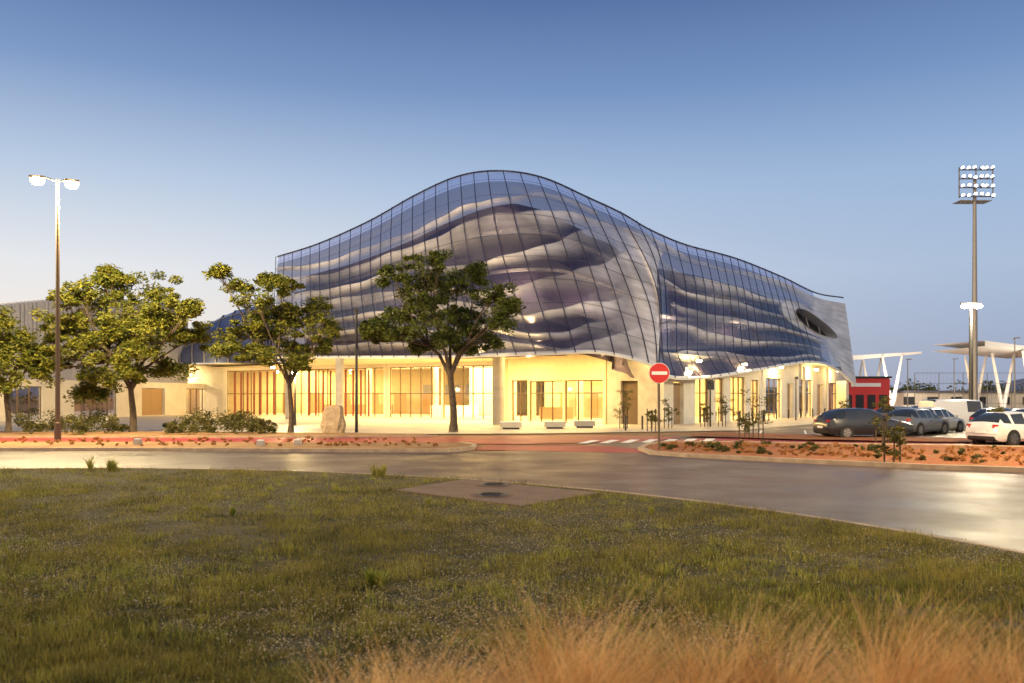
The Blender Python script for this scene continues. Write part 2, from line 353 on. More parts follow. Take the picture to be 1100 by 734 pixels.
for v in(.22,.44,.66):
    u2=np.linspace(0,13.6,80); A=S(u2,np.full(80,v),-1.9); Bq=S(u2,np.full(80,v),-3.1)
    for j in range(79): 
        sl.face([A[j],A[j+1],Bq[j+1],Bq[j]],'conc'); sl.face([A[j]-[0,0,.25],A[j+1]-[0,0,.25],A[j+1],A[j]],'conc')
sl.build('floor_slabs',arena)
rf=MB(); u2=np.linspace(0,14,60); A=S(u2,np.full(60,.84),-3.2); back=np.linspace(-14,34,60)
for j in range(59):
    c0=Vector((back[j],96,12.5)); c1=Vector((back[j+1],96,12.5))
    rf.face([A[j],A[j+1],c1,c0],'roof')
rf.face([(-14,96,12.5),(34,96,12.5),(34,125,12),(-20,125,12)],'roof')
rf.face([(-20,125,12),(34,125,12),(34,125,0),(-20,125,0)],'grille')
E0=S(np.array([0.]),np.array([.84]),-3.2)[0]; E1=S(np.array([14.]),np.array([.84]),-3.2)[0]
rf.face([E0,(-14,96,12.5),(-20,125,12),(-20,125,5.3),(E0[0],E0[1],5.3)],'grille')
rf.face([E1,(34,96,12.5),(34,125,12),(34,125,5.3),(E1[0],E1[1],5.3)],'grille')
rf.build('roof',arena)
sf=MB(); u2=np.linspace(0,14,100); Bo=S(u2,np.zeros(100),-.05); SZ=5.35
In=S(u2,np.zeros(100),-1.6); In[:,2]=SZ
for j in range(99): sf.face([Bo[j],In[j],In[j+1],Bo[j+1]],'soffit')
poly=[tuple(p) for p in In]+[(34,124,SZ),(-34,124,SZ),(-36,96,SZ)]
sf.face(poly,'soffit')
sf.build('soffit',arena)
# ---------------------------------------------------------------- ground floor walls
def wall(b,A,B,z0,z1,th,ops,k,glassk='clear',fk='bronze'):
    A=Vector((A[0],A[1],0)); B=Vector((B[0],B[1],0)); L=(B-A).length; t=(B-A).normalized(); n=Vector((t.y,-t.x,0))
    rz=math.atan2(t.y,t.x)
    def bx(s0,s1,a,c,kk,w=th,o=0):
        if s1-s0<.01 or c-a<.01: return
        m=A+t*(s0+s1)/2+n*o; b.box((m.x,m.y,(a+c)/2),(s1-s0,w,c-a),kk,rz)
    s=0
    for (a,c,lo,hi,kind) in sorted(ops):
        bx(s,a,z0,z1,k); bx(a,c,hi,z1,k); bx(a,c,z0,lo,k); s=c
        if kind=='glass':
            bx(a,c,lo,hi,glassk,.02,-.05)
            nn=max(1,round((c-a)/1.25))
            for i in range(nn+1):
                x=a+(c-a)*i/nn; bx(max(a,x-.035),min(c,x+.035),lo,hi,fk,.1,-.02)
            bx(a,c,hi-.08,hi-.002,fk,.11,-.02)
            if hi-lo>3: bx(a,c,lo+2.3,lo+2.38,fk,.11,-.02)
        elif kind=='door':
            bx(a+.05,c-.05,lo,hi-.05,'door',.06,-.12)
            bx((a+c)/2-.02,(a+c)/2+.02,lo,hi-.05,'galv',.08,-.12)
        elif kind=='dark':
            bx(a,c,lo,hi,'bronze',.04,-.15)
    bx(s,L,z0,z1,k)
gf=MB()
Zc=SZ-.01
wall(gf,(-33,96),(-12.5,84),.03,Zc,.3,[(.6,23.4,.05,5.0,'glass')],'white')
wall(gf,(-12.4,83.9),(-.6,76),.03,Zc,.3,[(.3,6.9,.05,5.0,'glass'),(7.1,14.0,.05,5.0,'glass')],'white')
wall(gf,(-.4,75.8),(-.3,72),.03,Zc,.3,[],'cream')
wall(gf,(-.2,71.8),(7.2,63.6),.03,Zc,.3,[(.4,2.4,.05,3.5,'glass'),(2.6,6.5,.05,3.4,'glass'),(6.7,10.8,.05,3.4,'glass')],'cream')
wall(gf,(7.3,63.4),(10.7,61.2),.03,Zc,.4,[(1.1,2.5,.05,3.3,'dark')],'conc')
ops=[(1.5,3.2,.05,3.2,'door'),(5.2,7.8,.05,3.8,'glass'),(9,10.6,.05,3.6,'glass'),(12,15.2,.05,3.8,'glass'),(16.5,18.4,.05,3.6,'glass'),(20,24,.05,3.8,'glass'),(25.6,27.2,.05,3.4,'door'),(29,33,.05,3.8,'glass'),(34.5,36.5,.05,3.4,'door'),(38.5,41.5,.05,3.6,'glass')]
wall(gf,(10.9,61.1),(38.6,97),.03,Zc,.4,ops,'white')
gf.box((-18,103,2.7),(46,.3,5.3),'cream')
wall(gf,(3.5,88),(12,78),.03,Zc,.2,[],'cream'); wall(gf,(12,78),(31,103),.03,Zc,.2,[],'cream')
gf.box((-2,91,2.6),(5,5,5.1),'white'); gf.box((-18,98,.6),(8,1,1.1),'door'); gf.box((-6,88,.6),(5,1,1.1),'wpaint'); gf.box((4,76,.6),(3,1,1.1),'door')
for i in range(7): gf.box((-27+i*3.4,101.4-i*.2,1.3),(1.5,.1,2.4),'door')
for i in range(6): gf.box((-10+i*2.6,102.8,2.9),(1.8,.1,1.2),'grille2')
for i in range(5): gf.box((5.2+i*1.4,84.6-i*1.65,1.3),(.9,.1,2.2),'door',-.86)
for x,y in((-24,98),(-16,94),(-8,88),(2,80),(6,74)): gf.tube([(x,y,.03),(x,y,Zc)],.3,'white',14)
gf.build('ground_floor_walls',arena)
lv=MB()
for i in list(range(0,7))+list(range(11,20)):
    t=i/21; x=-31.0+18.4*t; y=94.3-10.8*t
    lv.box((x,y-.6,2.45),(.09,.20,4.7),'redlouvre',-.5)
lv.build('vertical_louvres',arena)
co=MB()
for x,y,r in((-1.0,62,.45),(-14.5,70.5,.35),(-20.5,77,.35)): co.tube([(x,y,.03),(x,y,Zc)],r,'conc',20)
for i in range(5):
    u=9.4+i*.95; p=S(np.array([u]),np.array([0.]),-1.2)[0]
    co.tube([(p[0],p[1],.03),(p[0],p[1],Zc-.2)],.14,'white',10)
p=S(np.array([14.]),np.array([0.]),-.6)[0]; co.box((p[0]-.4,p[1]+.8,1.9),(.5,1.2,3.8),'white',.6)
co.build('columns',arena)
def plight(name,loc,power,col=WARM,r=.15,parent=None):
    l=bpy.data.lights.new(name,'POINT'); l.energy=power; l.color=col; l.shadow_soft_size=r
    o=bpy.data.objects.new(name,l); o.location=loc; return link(o,parent)
def alight(name,loc,sx,sy,power,col=WARM,rz=0,parent=None):
    l=bpy.data.lights.new(name,'AREA'); l.shape='RECTANGLE'; l.size=sx; l.size_y=sy; l.energy=power; l.color=col
    o=bpy.data.objects.new(name,l); o.location=loc; o.rotation_euler=(0,0,rz); return link(o,parent)
alight('hall_ceiling_light',(-20,96,5.2),20,8,7000,WARM,-.5,arena)
alight('hall_ceiling_light',(-3,85,5.2),12,8,5500,WARM,-.5,arena)
alight('hall_ceiling_light',(6.5,73.5,5.2),7,7,3400,WARM,-.7,arena)
alight('hall_ceiling_light',(24,86,5.2),5,34,7000,WARM,-.66,arena)
alight('soffit_light',(-17,79,5.2),20,1.2,2500,WARM,-.6,arena)
alight('soffit_light',(-5,70,5.2),14,1.5,2500,WARM,-.55,arena)
alight('soffit_light',(3.5,62,5.2),7,1.2,1200,WARM,-.35,arena)
for (x,y,z,pw) in((1.2,61.5,5.0,280),(9.0,59.8,4.6,250),(14.2,63.6,4.6,400),(19.5,70.2,4.6,400),(25,77.8,4.6,400),(31,85.3,4.6,400),(35.5,91,4.6,300),(-24,84,4.8,500)):
    plight('wall_lamp_light',(x,y,z),pw,WARM,.12,arena)
    wl=MB(); wl.box((x,y,z+.32),(.3,.3,.10),'dark'); wl.tube([(x,y,z+.15),(x,y,z+.27)],.2,'lampsoft',12); wl.build('wall_lamp',arena)
for u,v,pw in ((2,.3,600),(4.5,.35,700),(6.3,.3,600),(9.8,.4,700),(11.2,.4,500),(4.5,.72,400)):
    p=S(np.array([u]),np.array([v]),-1.3)[0]; plight('veil_fill_light',tuple(p),pw,(1,.75,.48),.5,arena)  # fill lights added behind the glass to brighten the veil
# ---------------------------------------------------------------- left wing
lw=group('sports_hall_wing')
b=MB(); N=24; top=[];bot=[]
for i in range(N+1):
    t=i/N; px=150+155*t; d=100-14*t
    ty=396-72*math.sin(min(1,t*1.25+.02)*math.pi/2)
    top.append(W(px,ty,d)); bot.append(W(px+5,390,d-2))
M['navyglass']=mat('navy_glass_panels',(.08,.10,.20),.18,.3)
def wp(i,f):
    q=bot[i].lerp(top[i],f); q.y+=5*f*f; q.z=bot[i].z+(top[i].z-bot[i].z)*math.sin(f*math.pi/2); return q
for i in range(N):
    for k in range(6): b.face([wp(i,k/6),wp(i+1,k/6),wp(i+1,(k+1)/6),wp(i,(k+1)/6)],'navyglass')
b.build('glass_roof',lw)
b=MB()
for i in range(0,N+1,2): b.tube([wp(i,k/6)+Vector((0,-.1,.05)) for k in range(7)],.07,'galv',4)
for k in (2,4,6): b.tube([wp(i,k/6)+Vector((0,-.1,.05)) for i in range(N+1)],.05,'galv',4)
b.build('ribs',lw)
b=MB()
b.face([W(185,392,98),W(305,388,84),W(300,396,96),W(190,399,112)],'white')
wall(b,(-52,112),(-33.2,97),.03,5.9,.4,[(1,4,.05,3.5,'glass'),(6,9,.05,4,'glass'),(11,14,.05,4,'glass'),(16,19,.05,3.6,'door')],'white')
A=D(-70,64); B_=D(196,96); ang=math.atan2(B_.y-A.y,B_.x-A.x)
for i in range(70):
    t=i/69; p=A.lerp(B_,t); zt=8.6+3.6*math.sin(min(1,t*1.2)*math.pi/2)
    b.box((p.x,p.y,(zt+3.6)/2),(.42,.25,zt-3.6),'grille',ang)
    b.box((p.x+.3,p.y+.3,(zt-.1+3.6)/2),(.62,.1,zt-3.7),'grille2',ang)
wall(b,(A.x+1,A.y+2),(B_.x+1,B_.y+2),.03,3.6,.3,[(4,8,.1,3,'glass'),(12,18,.1,3,'glass'),(22,26,.1,3,'door'),(30,36,.1,3,'glass')],'white')
b.build('facade',lw)
plight('canopy_light',(-33,90,5.0),900,WARM,.15,lw); plight('canopy_light',(-43,88,3.2),700,WARM,.15,lw)
plight('canopy_light',(-40,100,4.6),800,WARM,.15,lw); plight('canopy_light',(-38,68,3.0),350,WARM,.15,lw)
# ---------------------------------------------------------------- trees
M['leafA']=leafmat('foliage_locust',(.04,.065,.012),(.23,.22,.03))
M['leafB']=leafmat('foliage_dark',(.03,.05,.012),(.14,.16,.03))
M['leafS']=leafmat('shrub_foliage',(.035,.045,.012),(.16,.14,.04),3)
def leafcloud(centers,radii,per,size,squash=.6):
    c=np.repeat(np.array(centers),per,axis=0); r=np.repeat(np.array(radii),per)[:,None]
    n=len(c); d=rng.normal(size=(n,3)); d/=np.linalg.norm(d,axis=1)[:,None]; rad=rng.random((n,1))**.45
    p=c+d*rad*r*np.array([1,1,squash]); p[:,2]-= (rng.random(n)**3)*.25*r[:,0]
    a=rng.normal(size=(n,3)); a[:,2]*=.5; a/=np.linalg.norm(a,axis=1)[:,None]
    q=rng.normal(size=(n,3)); q-= (q*a).sum(1)[:,None]*a; q/=np.linalg.norm(q,axis=1)[:,None]
    s=size*(.6+.8*rng.random((n,1))); L=a*s; Wd=q*s*.42
    v=np.stack([p-L*.5,p+Wd*.5,p+L*.5,p-Wd*.5],1).reshape(-1,3)
    f=np.arange(n*4).reshape(n,4); return v,f
def tree(name,base,d,blobs,fork,r0=.22,nclu=8,per=130,leaf='leafA',size=.26,clr=.55,lean=0):
    g=group(name); b=MB(); base=Vector(base)
    pts=[base+Vector((lean*t+.06*math.sin(t*5),.05*math.cos(t*4),fork*t)) for t in np.linspace(0,1,7)]
    b.tube(pts,[r0*(1.25 if i==0 else 1-.06*i) for i in range(7)],'bark',10)
    hubs=[pts[6]+Vector((math.cos(a)*1.3,math.sin(a)*.9,1.2)) for a in (0.2,1.6,3.0,4.4,5.6)]
    for hb in hubs: b.tube([pts[5],pts[6].lerp(hb,.5)+Vector((0,0,.05)),hb],[r0*.55,r0*.42,r0*.34],'bark',7)
    cs=[];rs=[]
    for (px,py,rx,ry) in blobs:
        c=W(px,py,d); RX=rx/F*d; RZ=ry/F*d; RY=RX*.9
        c.y+=random.uniform(-1,1)*1.8
        st=min(hubs,key=lambda h_:(h_-c).length)
        mid=st.lerp(c,.5)+Vector((random.uniform(-.3,.3),random.uniform(-.3,.3),-.10*(c-st).length+.2))
        P=[st*(1-t)**2+mid*2*t*(1-t)+c*t*t for t in np.linspace(0,1,7)]
        b.tube(P,[r0*.25*(1-.85*t)+.01 for t in np.linspace(0,1,7)],'bark',6)
        for k in range(nclu):
            th=random.uniform(0,2*math.pi); zz=random.uniform(-1,1); rr=random.uniform(.3,1.15)
            cc=c+Vector((RX*rr*math.cos(th)*math.sqrt(1-zz*zz*.8),RY*rr*math.sin(th)*math.sqrt(1-zz*zz*.8),RZ*zz*rr))
            cs.append(tuple(cc)); rs.append(clr*random.uniform(.4,1.4))
            s2=P[random.randint(3,6)]; m2=s2.lerp(cc,.5)+Vector((random.uniform(-.2,.2),random.uniform(-.2,.2),random.uniform(-.1,.2)))
            b.tube([s2,m2,cc],[r0*.09,r0*.06,.008],'bark',4,False)
    b.build('trunk_and_limbs',g,True)
    v,f=leafcloud(cs,rs,per,size); bigmesh('crown_foliage',v,f,leaf,g)
    return g
t2=[(60,372,30,24),(88,335,30,22),(112,298,26,12),(150,305,34,16),(110,360,36,24),(150,340,36,20),(188,335,28,18),(165,372,36,20),(203,360,18,16),(100,400,32,18),(145,402,34,16),(52,396,20,14),(125,322,30,16),(80,420,20,8),(85,375,26,18),(130,380,30,18),(180,395,22,12),(215,335,10,8),(120,345,34,20),(42,380,12,12),(100,290,12,6),(70,350,22,14),(135,360,34,20),(95,318,24,14),(175,350,26,16)]
tree('locust_tree',G(142,465),49.5,t2,3.0,.22,16,130,size=.22,clr=.55)
t3=[(254,303,14,8),(280,318,22,12),(305,308,18,10),(335,330,22,14),(352,348,16,16),(292,342,28,14),(258,352,22,14),(305,366,30,14),(338,372,20,12),(268,378,22,9),(318,345,22,14),(287,300,10,6),(252,374,14,8),(275,362,22,12),(325,390,14,8),(300,330,26,14),(285,385,24,8),(246,296,8,5)]
tree('locust_tree',G(312,465),49.5,t3,3.4,.17,14,110,size=.21,clr=.48)
t4=[(425,296,22,12),(462,286,26,10),(508,288,26,10),(445,316,28,14),(490,312,32,14),(530,316,20,14),(540,345,15,13),(470,345,34,14),(510,352,28,12),(415,350,18,9),(412,362,16,7),(440,360,18,8),(528,364,18,8),(403,357,10,6),(465,330,30,12),(500,335,28,12),(430,335,20,10),(485,365,22,8),(480,300,28,10),(455,370,18,6),(395,352,12,6),(548,330,10,6),(500,372,18,6)]
tree('locust_tree',G(487,464.5),50,t4,4.0,.24,14,125,'leafB',.21,.48,-.15)
t1=[(2,345,14,12),(8,365,16,12),(12,390,18,14),(0,385,18,14),(8,412,18,10),(-20,360,20,20),(-25,395,22,20)]
tree('locust_tree',G(8,466),48,t1,2.6,.17,12,110,size=.22)
def sapling(px,py,h,w,leaf='leafS'):
    p=G(px,py); g=group('young_tree'); b=MB(); b.tube([p,p+Vector((.03,0,h*.9))],[.035,.012],'bark',6)
    for i in (-1,1): b.tube([p+Vector((.25*i,.1,0)),p+Vector((.25*i,.1,1.4))],.03,'bark',6)
    b.build('trunk_and_stakes',g)
    cs=[tuple(p+Vector((random.gauss(0,w*.32),random.gauss(0,w*.32),h*random.uniform(.3,1)))) for _ in range(16)]
    v,f=leafcloud(cs,[w*.35]*16,40,.12); bigmesh('foliage',v,f,leaf,g)
for a in((670,461,2.6,.7),(718,461,1.9,.6),(776,459,2.2,.8),(815,472,2.5,.9),(948,478,2.1,.8),(960,500,1.2,.5),(800,472,1.3,.6),(757,459,1.6,.5),(700,464,1.3,.5),(905,462,1.9,.6),(1075,478,1.8,.6)): sapling(*a)
def shrubs(name,cl,per=120,size=.13,leaf='leafS'):
    cs=[];rs=[]
    for (x,y,z0,r) in cl:
        for _ in range(5):
            cs.append((x+random.uniform(-r,r)*.8,y+random.uniform(-r,r)*.5,z0+r*random.uniform(.2,1.2))); rs.append(r*random.uniform(.3,.65))
    v,f=leafcloud(cs,rs,per,size,.8); return bigmesh(name,v,f,leaf)
shrubs('shrub_bed',[(*D(px+random.uniform(-5,5),random.uniform(45,54))[:2],.05,random.uniform(.3,1.1)) for px in list(np.linspace(182,292,22))+list(np.linspace(20,130,18))],90,.15)
def spiky(name,pts):
    vs=[];fs=[];k=0
    for (x,y,h) in pts:
        n=70; th=rng.random(n)*6.283; hh=h*(.4+.6*rng.random(n)); sp=h*.6*rng.random(n)
        for j in range(n):
            dx,dy=math.cos(th[j]),math.sin(th[j]); w_=.006
            a=np.array([x+dx*.02,y+dy*.02,.09]); m_=a+[dx*sp[j]*.4,dy*sp[j]*.4,hh[j]*.7]; t_=a+[dx*sp[j],dy*sp[j],hh[j]]
            s_=np.array([-dy*w_,dx*w_,0]); vs+=[a-s_,a+s_,m_+s_*1.3,m_-s_*1.3,m_-s_*1.3,m_+s_*1.3,t_+s_*.1,t_-s_*.1]; fs+=[[k,k+1,k+2,k+3],[k+4,k+5,k+6,k+7]]; k+=8
    return bigmesh(name,np.array(vs),np.array(fs),'tuft')
M['tuft']=leafmat('grass_tufts',(.16,.20,.025),(.48,.42,.09),2.5,.35)
spiky('weed_clump',[(G(x,y).x,G(x,y).y,h) for x,y,h in ((97,509,.42),(122,510,.36),(118,510,.4),(402,516,.36),(412,517,.4),(407,517,.3),(460,549,.2),(398,640,.24),(404,640,.2),(410,642,.22),(700,560,.2),(250,560,.2))])
def isl_pts(n,lo,hi):
    ip=[]
    for i in range(n):
        px=random.uniform(705,1100); t=(px-690)/410; y0=488+18*t; y1=479+4*t; py=random.uniform(y1+1,y0-2); p=G(px,py); ip.append((p.x,p.y,.1,random.uniform(lo,hi)))
    return ip
shrubs('island_plants',isl_pts(46,.06,.24),40,.09)
M['dryleaf']=leafmat('dry_plants',(.32,.12,.04),(.55,.30,.11),3)
shrubs('island_dry_plants',isl_pts(170,.04,.15),30,.07,'dryleaf')
ip=[]
for i in range(120):
    px=random.uniform(0,470); p=G(px,random.uniform(474,482)); ip.append((p.x,p.y,.1,random.uniform(.04,.12)))
shrubs('verge_dry_plants',ip,30,.07,'dryleaf')
cs=[];rs=[]
for i in range(150):
    x=random.uniform(20,340); y=random.uniform(230,270) ; cs.append((x,y,random.uniform(1,5))); rs.append(random.uniform(2,3.8))
for i in range(90):
    x=random.uniform(-280,-50); cs.append((x,random.uniform(190,230),random.uniform(1,5))); rs.append(random.uniform(2,4))
v,f=leafcloud(cs,rs,110,1.0,.9); bigmesh('distant_trees',v,f,'leafB')
hl=MB(); hx=np.linspace(-800,900,80); M['hill']=mat('distant_hills',(.14,.18,.28),.9)
for i in range(79):
    h0=14+9*math.sin(hx[i]*.011)+5*math.sin(hx[i]*.031); h1=14+9*math.sin(hx[i+1]*.011)+5*math.sin(hx[i+1]*.031)
    hl.face([(hx[i],1000,-1),(hx[i+1],1000,-1),(hx[i+1],1040,h1),(hx[i],1040,h0)],'hill')
hl.build('hills')
# ---------------------------------------------------------------- lawn grass
M['grass']=leafmat('grass_blades',(.06,.068,.014),(.40,.33,.07),1.3,.35)
def lawn_points(n,dmin,dmax):
    d=dmin*(dmax/dmin)**rng.random(n)
    x=(rng.random(n)*1.30-.65)*d
    ok=((x-CX)**2+(d-CY)**2<(R-.1)**2)
    P=np.stack([x,d],1)[ok]
    q=[(p.x,p.y) for p in pad]; ins=np.ones(len(P),bool)
    for i in range(4):
        a=np.array(q[i]); c=np.array(q[(i+1)%4]); e=c-a
        ins&=((P[:,1]-a[1])*e[0]-(P[:,0]-a[0])*e[1])<0
    return P[~ins]
def blades(P,hmin,hmax,w,lean,pt=True):
    n=len(P); z=np.full(n,.09); th=rng.random(n)*6.283; h=hmin+(hmax-hmin)*rng.random(n)**2
    if pt:
        patch=.75+.45*np.sin(P[:,0]*1.3+np.sin(P[:,1]*.9)*2)*np.cos(P[:,1]*1.1+P[:,0]*.4)+.4*np.sin(P[:,0]*5+np.cos(P[:,1]*4)*2)*np.sin(P[:,1]*6)+.3*np.sin(P[:,0]*13+P[:,1]*3)*np.cos(P[:,1]*15); h*=np.clip(patch,.3,1.7)
    dx=np.cos(th);dy=np.sin(th); ln=lean*rng.random(n)*h
    dist=np.hypot(P[:,0],P[:,1]); ww=w*(1+dist*.06)
    b0=np.stack([P[:,0]-dy*ww/2,P[:,1]+dx*ww/2,z],1); b1=np.stack([P[:,0]+dy*ww/2,P[:,1]-dx*ww/2,z],1)
    tp=np.stack([P[:,0]+dx*ln,P[:,1]+dy*ln,z+h],1)
    v=np.stack([b0,b1,tp],1).reshape(-1,3); return v,np.arange(n*3).reshape(n,3)
P=lawn_points(560000,4.5,25); v,f=blades(P,.03,.12,.006,1.1); bigmesh('lawn_grass',v,f,'grass')
C=lawn_points(1500,5,25); C=C[(np.sin(C[:,0]*.9)+np.cos(C[:,1]*.7)+rng.normal(size=len(C)))>.2]
Pt=np.repeat(C,45,axis=0)+rng.normal(size=(len(C)*45,2))*np.repeat(.04+.09*rng.random(len(C)),45)[:,None]
v,f=blades(Pt,.05,.17,.007,.9,False); bigmesh('lawn_tufts',v,f,'tuft')
M['seed']=leafmat('seed_heads',(.40,.31,.18),(.75,.62,.42),6,.3)
P=lawn_points(110000,4.5,22); keep=(np.sin(P[:,0]*.8+1)+np.cos(P[:,1]*.9+P[:,0]*.5)+.7*np.sin(P[:,0]*4)*np.cos(P[:,1]*5)+rng.normal(size=len(P))*.9)>.1; P=P[keep]
c=np.stack([P[:,0],P[:,1],.12+.06*rng.random(len(P))],1); v,f=leafcloud(c,[.001]*len(c),1,.020)
bigmesh('clover_flowers',v,f,'seed')
M['stipa']=leafmat('feather_grass',(.50,.26,.08),(.95,.66,.32),3,.5)
def stipa(cx,cy,n,hh,rr):
    th=rng.random(n)*6.283; r0=rng.random(n)*.10; sp=rr*(.10+.90*rng.random(n)); h=hh*(.28+.72*rng.random(n)); K=10
    t=np.linspace(0,1,K)[None,:]; dx=np.cos(th)[:,None];dy=np.sin(th)[:,None]
    wind=hh*(.05+.34*rng.random((n,1)))*np.where(rng.random((n,1))<.7,1,-.7)
    X=cx+dx*(r0[:,None]+sp[:,None]*t**2)+wind*t**2.4
    Y=cy+dy*(r0[:,None]+sp[:,None]*t**2)
    Z=.05+h[:,None]*(t*1.25-.42*t**3*(.25+.75*sp[:,None]/rr))
    X+=.02*np.sin(t*6+th[:,None]*3)+.012*np.sin(t*15+th[:,None]*9)
    w=.0015*(1.15-.7*t)*np.ones((n,1)); ox=-dy*w; oy=dx*w
    A=np.stack([X-ox,Y-oy,Z],-1); B=np.stack([X+ox,Y+oy,Z],-1)
    v=np.stack([A,B],2).reshape(n,K*2,3); base=(np.arange(n)*K*2)[:,None,None]
    k=np.arange(K-1)[None,:,None]*2; f=base+k+np.array([0,1,3,2])[None,None,:]
    return v.reshape(-1,3),f.reshape(-1,4)
for (px,d,hh,rr) in ((375,4.0,.88,.26),(430,3.9,.98,.28),(485,4.0,.94,.26),(578,4.0,1.16,.26),(628,3.9,1.22,.26),(665,4.0,1.0,.22),(738,3.9,1.08,.26),(780,4.0,1.12,.26),(832,3.9,1.06,.26),(945,4.0,1.18,.26),(985,3.9,1.12,.26),(1040,4.0,1.02,.28),(1095,3.9,1.14,.28),(530,3.8,.84,.26),(700,3.8,.8,.26),(890,3.8,.86,.26)):
    v,f=stipa((px-550)/F*d,d,1250,hh,rr); bigmesh('feather_grass',v,f,'stipa')
# ---------------------------------------------------------------- street furniture
def street_lamp(base,h,heads,power,pole='polepaint',name='street_lamp'):
    g=group(name); b=MB(); base=Vector(base)
    b.tube([base,base+Vector((0,0,.9)),base+Vector((0,0,.95)),base+Vector((0,0,h))],[.15,.15,.11,.07],pole,14)
    b.tube([base,base+Vector((0,0,.04))],.24,pole,12)
    b.build('pole',g)
    for (dx,dy,dz) in heads:
        b=MB(); p=base+Vector((dx,dy,h+dz))
        b.tube([base+Vector((0,0,h-.1)),base+Vector((dx*.6,dy*.6,h+dz*.6+.05)),p],.035,pole,8)
        b.box(p,(.62,.42,.12),pole,math.atan2(dy,dx)); b.tube([p+Vector((0,0,-.34)),p+Vector((0,0,-.30)),p+Vector((0,0,-.18)),p+Vector((0,0,-.06))],[.10,.22,.30,.28],'lamp',16)
        b.build('lamp_head',g)
        plight('lamp_light',p+Vector((dx*.4,dy*.4,-.65)),power,(1,.76,.38),.12,g)
    return g
street_lamp(G(62,475),12.4,[(-.85,-.2,.05),(.5,.3,0)],12500)
street_lamp((21.5,23.5,0),12.0,[(-.8,0,.05),(.6,.3,0)],10500)
def post(px,py,top,r=.07,lamp=False,power=0):
    p=G(px,py); h=H+(HY-top)/F*p.y; g=group('lamp_post'); b=MB(); b.tube([p,p+Vector((0,0,h))],[r*1.2,r*.8],'black',10)
    b.box(p+Vector((0,-.1,h-.1)),(.18,.5,.22),'black'); b.build('pole',g)
    if lamp:
        b=MB(); b.tube([p+Vector((0,-.45,h-.38)),p+Vector((0,-.45,h-.26)),p+Vector((0,-.45,h-.12))],[.14,.27,.2],'lamp',14); b.build('lamp_head',g); plight('lamp_light',p+Vector((0,-.45,h-.6)),power,WARM,.15,g)
post(383,465,332,.08); post(763,459,408,.06); post(317,458,398,.07,True,1600); post(855,452,405,.05)
b=MB(); p=G(763,459); b.box(p+Vector((0,-.08,2.9)),(.5,.06,.6),'dark'); b.build('info_panel')
g=group('no_entry_sign'); p=G(708,486); b=MB(); hS=H+(HY-401)/F*p.y
b.tube([p,p+Vector((0,0,hS+.35))],.042,'polepaint',10); b.build('post',g)
b=MB(); c=p+Vector((0,-.06,hS)); R1=.40
for r,y0,k in((R1,0,'wpaint'),(R1*.95,-.012,'redpaint')):
    b.tube([c+Vector((0,y0+.012,0)),c+Vector((0,y0,0))],r,k,36)
b.box(c+Vector((0,-.02,0)),(.60,.012,.13),'wpaint'); b.build('disc',g)
b=MB(); p=G(358,466); vs=[]
for z,wx,wy,ox in((0,.62,.35,0),(.5,.68,.38,.02),(1.1,.6,.33,-.03),(1.5,.5,.28,.03),(1.62,.38,.2,.06)):
    ring=[]
    for i in range(14):
        a=2*math.pi*i/14; k=1+.08*math.sin(i*2.3+z*4); sx_=abs(math.cos(a))**.5*(1 if math.cos(a)>0 else -1); sy=abs(math.sin(a))**.5*(1 if math.sin(a)>0 else -1)
        ring.append((p.x+ox+wx*sx_*k,p.y+wy*sy*k,z))
    vs.append(ring)
for a,c in zip(vs,vs[1:]):
    for i in range(14): b.face([a[i],a[(i+1)%14],c[(i+1)%14],c[i]],'stone')
b.face(vs[-1],'stone'); b.build('standing_stone')
for px,py in((549,461.5),(596,461),(628,460)):
    p=G(px,py); b=MB(); b.box(p+Vector((0,0,.08)),(1.1,.45,.1),'dark'); b.box(p+Vector((0,0,.30)),(1.4,.6,.34),'conc'); b.box(p+Vector((0,0,.49)),(1.44,.64,.035),'wpaint'); b.build('concrete_bench')
for px,py in((672,463),(690,462),(700,461)):
    p=G(px,py); b=MB(); b.tube([p,p+Vector((0,0,.85)),p+Vector((0,0,.92))],[.06,.06,.03],'dark',10); b.build('bollard')
for i in range(13):
    p=G(730+i*13,455-i*.55); b=MB(); b.tube([p,p+Vector((0,0,.85)),p+Vector((0,0,.92))],[.07,.07,.03],'dark',10); b.build('bollard')
for px,py in ((148,480),(280,482),(320,481)):
    p=G(px,py); b=MB(); b.box(p+Vector((0,0,.2)),(.28,.28,.22),'conc'); b.box(p+Vector((0,0,.34)),(.22,.22,.05),'wpaint'); b.build('ground_marker')
# ---------------------------------------------------------------- stadium surroundings
g=group('floodlight_mast'); d=90; p=D(1047,d); b=MB(); h=H+(HY-180)/F*d
b.tube([p,p+Vector((0,0,h-1))],[.34,.16],'galv',14); b.build('mast',g)
b=MB()
for r in range(4):
    b.box(p+Vector((0,-.3,h-3.2+r*.95)),(3.7,.12,.1),'galv')
    for c in range(6):
        jx=random.uniform(-.06,.06); q=p+Vector((-1.6+c*.64+jx,-.55,h-3.0+r*.95+random.uniform(-.08,.08))); b.tube([q+Vector((0,.2,0)),q+Vector((jx,-.15,-.08))],[.10,.25],'dark',12)
        b.tube([q+Vector((jx,-.16,-.08)),q+Vector((jx,-.18,-.09))],.22,'lampcool',12)
for x in(-1.8,0,1.8): b.box(p+Vector((x,-.25,h-1.7)),(.10,.10,3.3),'galv')
b.box(p+Vector((0,.5,h-3.6)),(3.4,1.6,.08),'galv'); b.build('floodlight_array',g)
g=group('lamp_post'); p=D(1043,60); b=MB(); hh=H+(HY-325)/F*60; b.tube([p,p+Vector((0,0,hh))],[.16,.11],'black',12); b.build('pole',g)
b=MB()
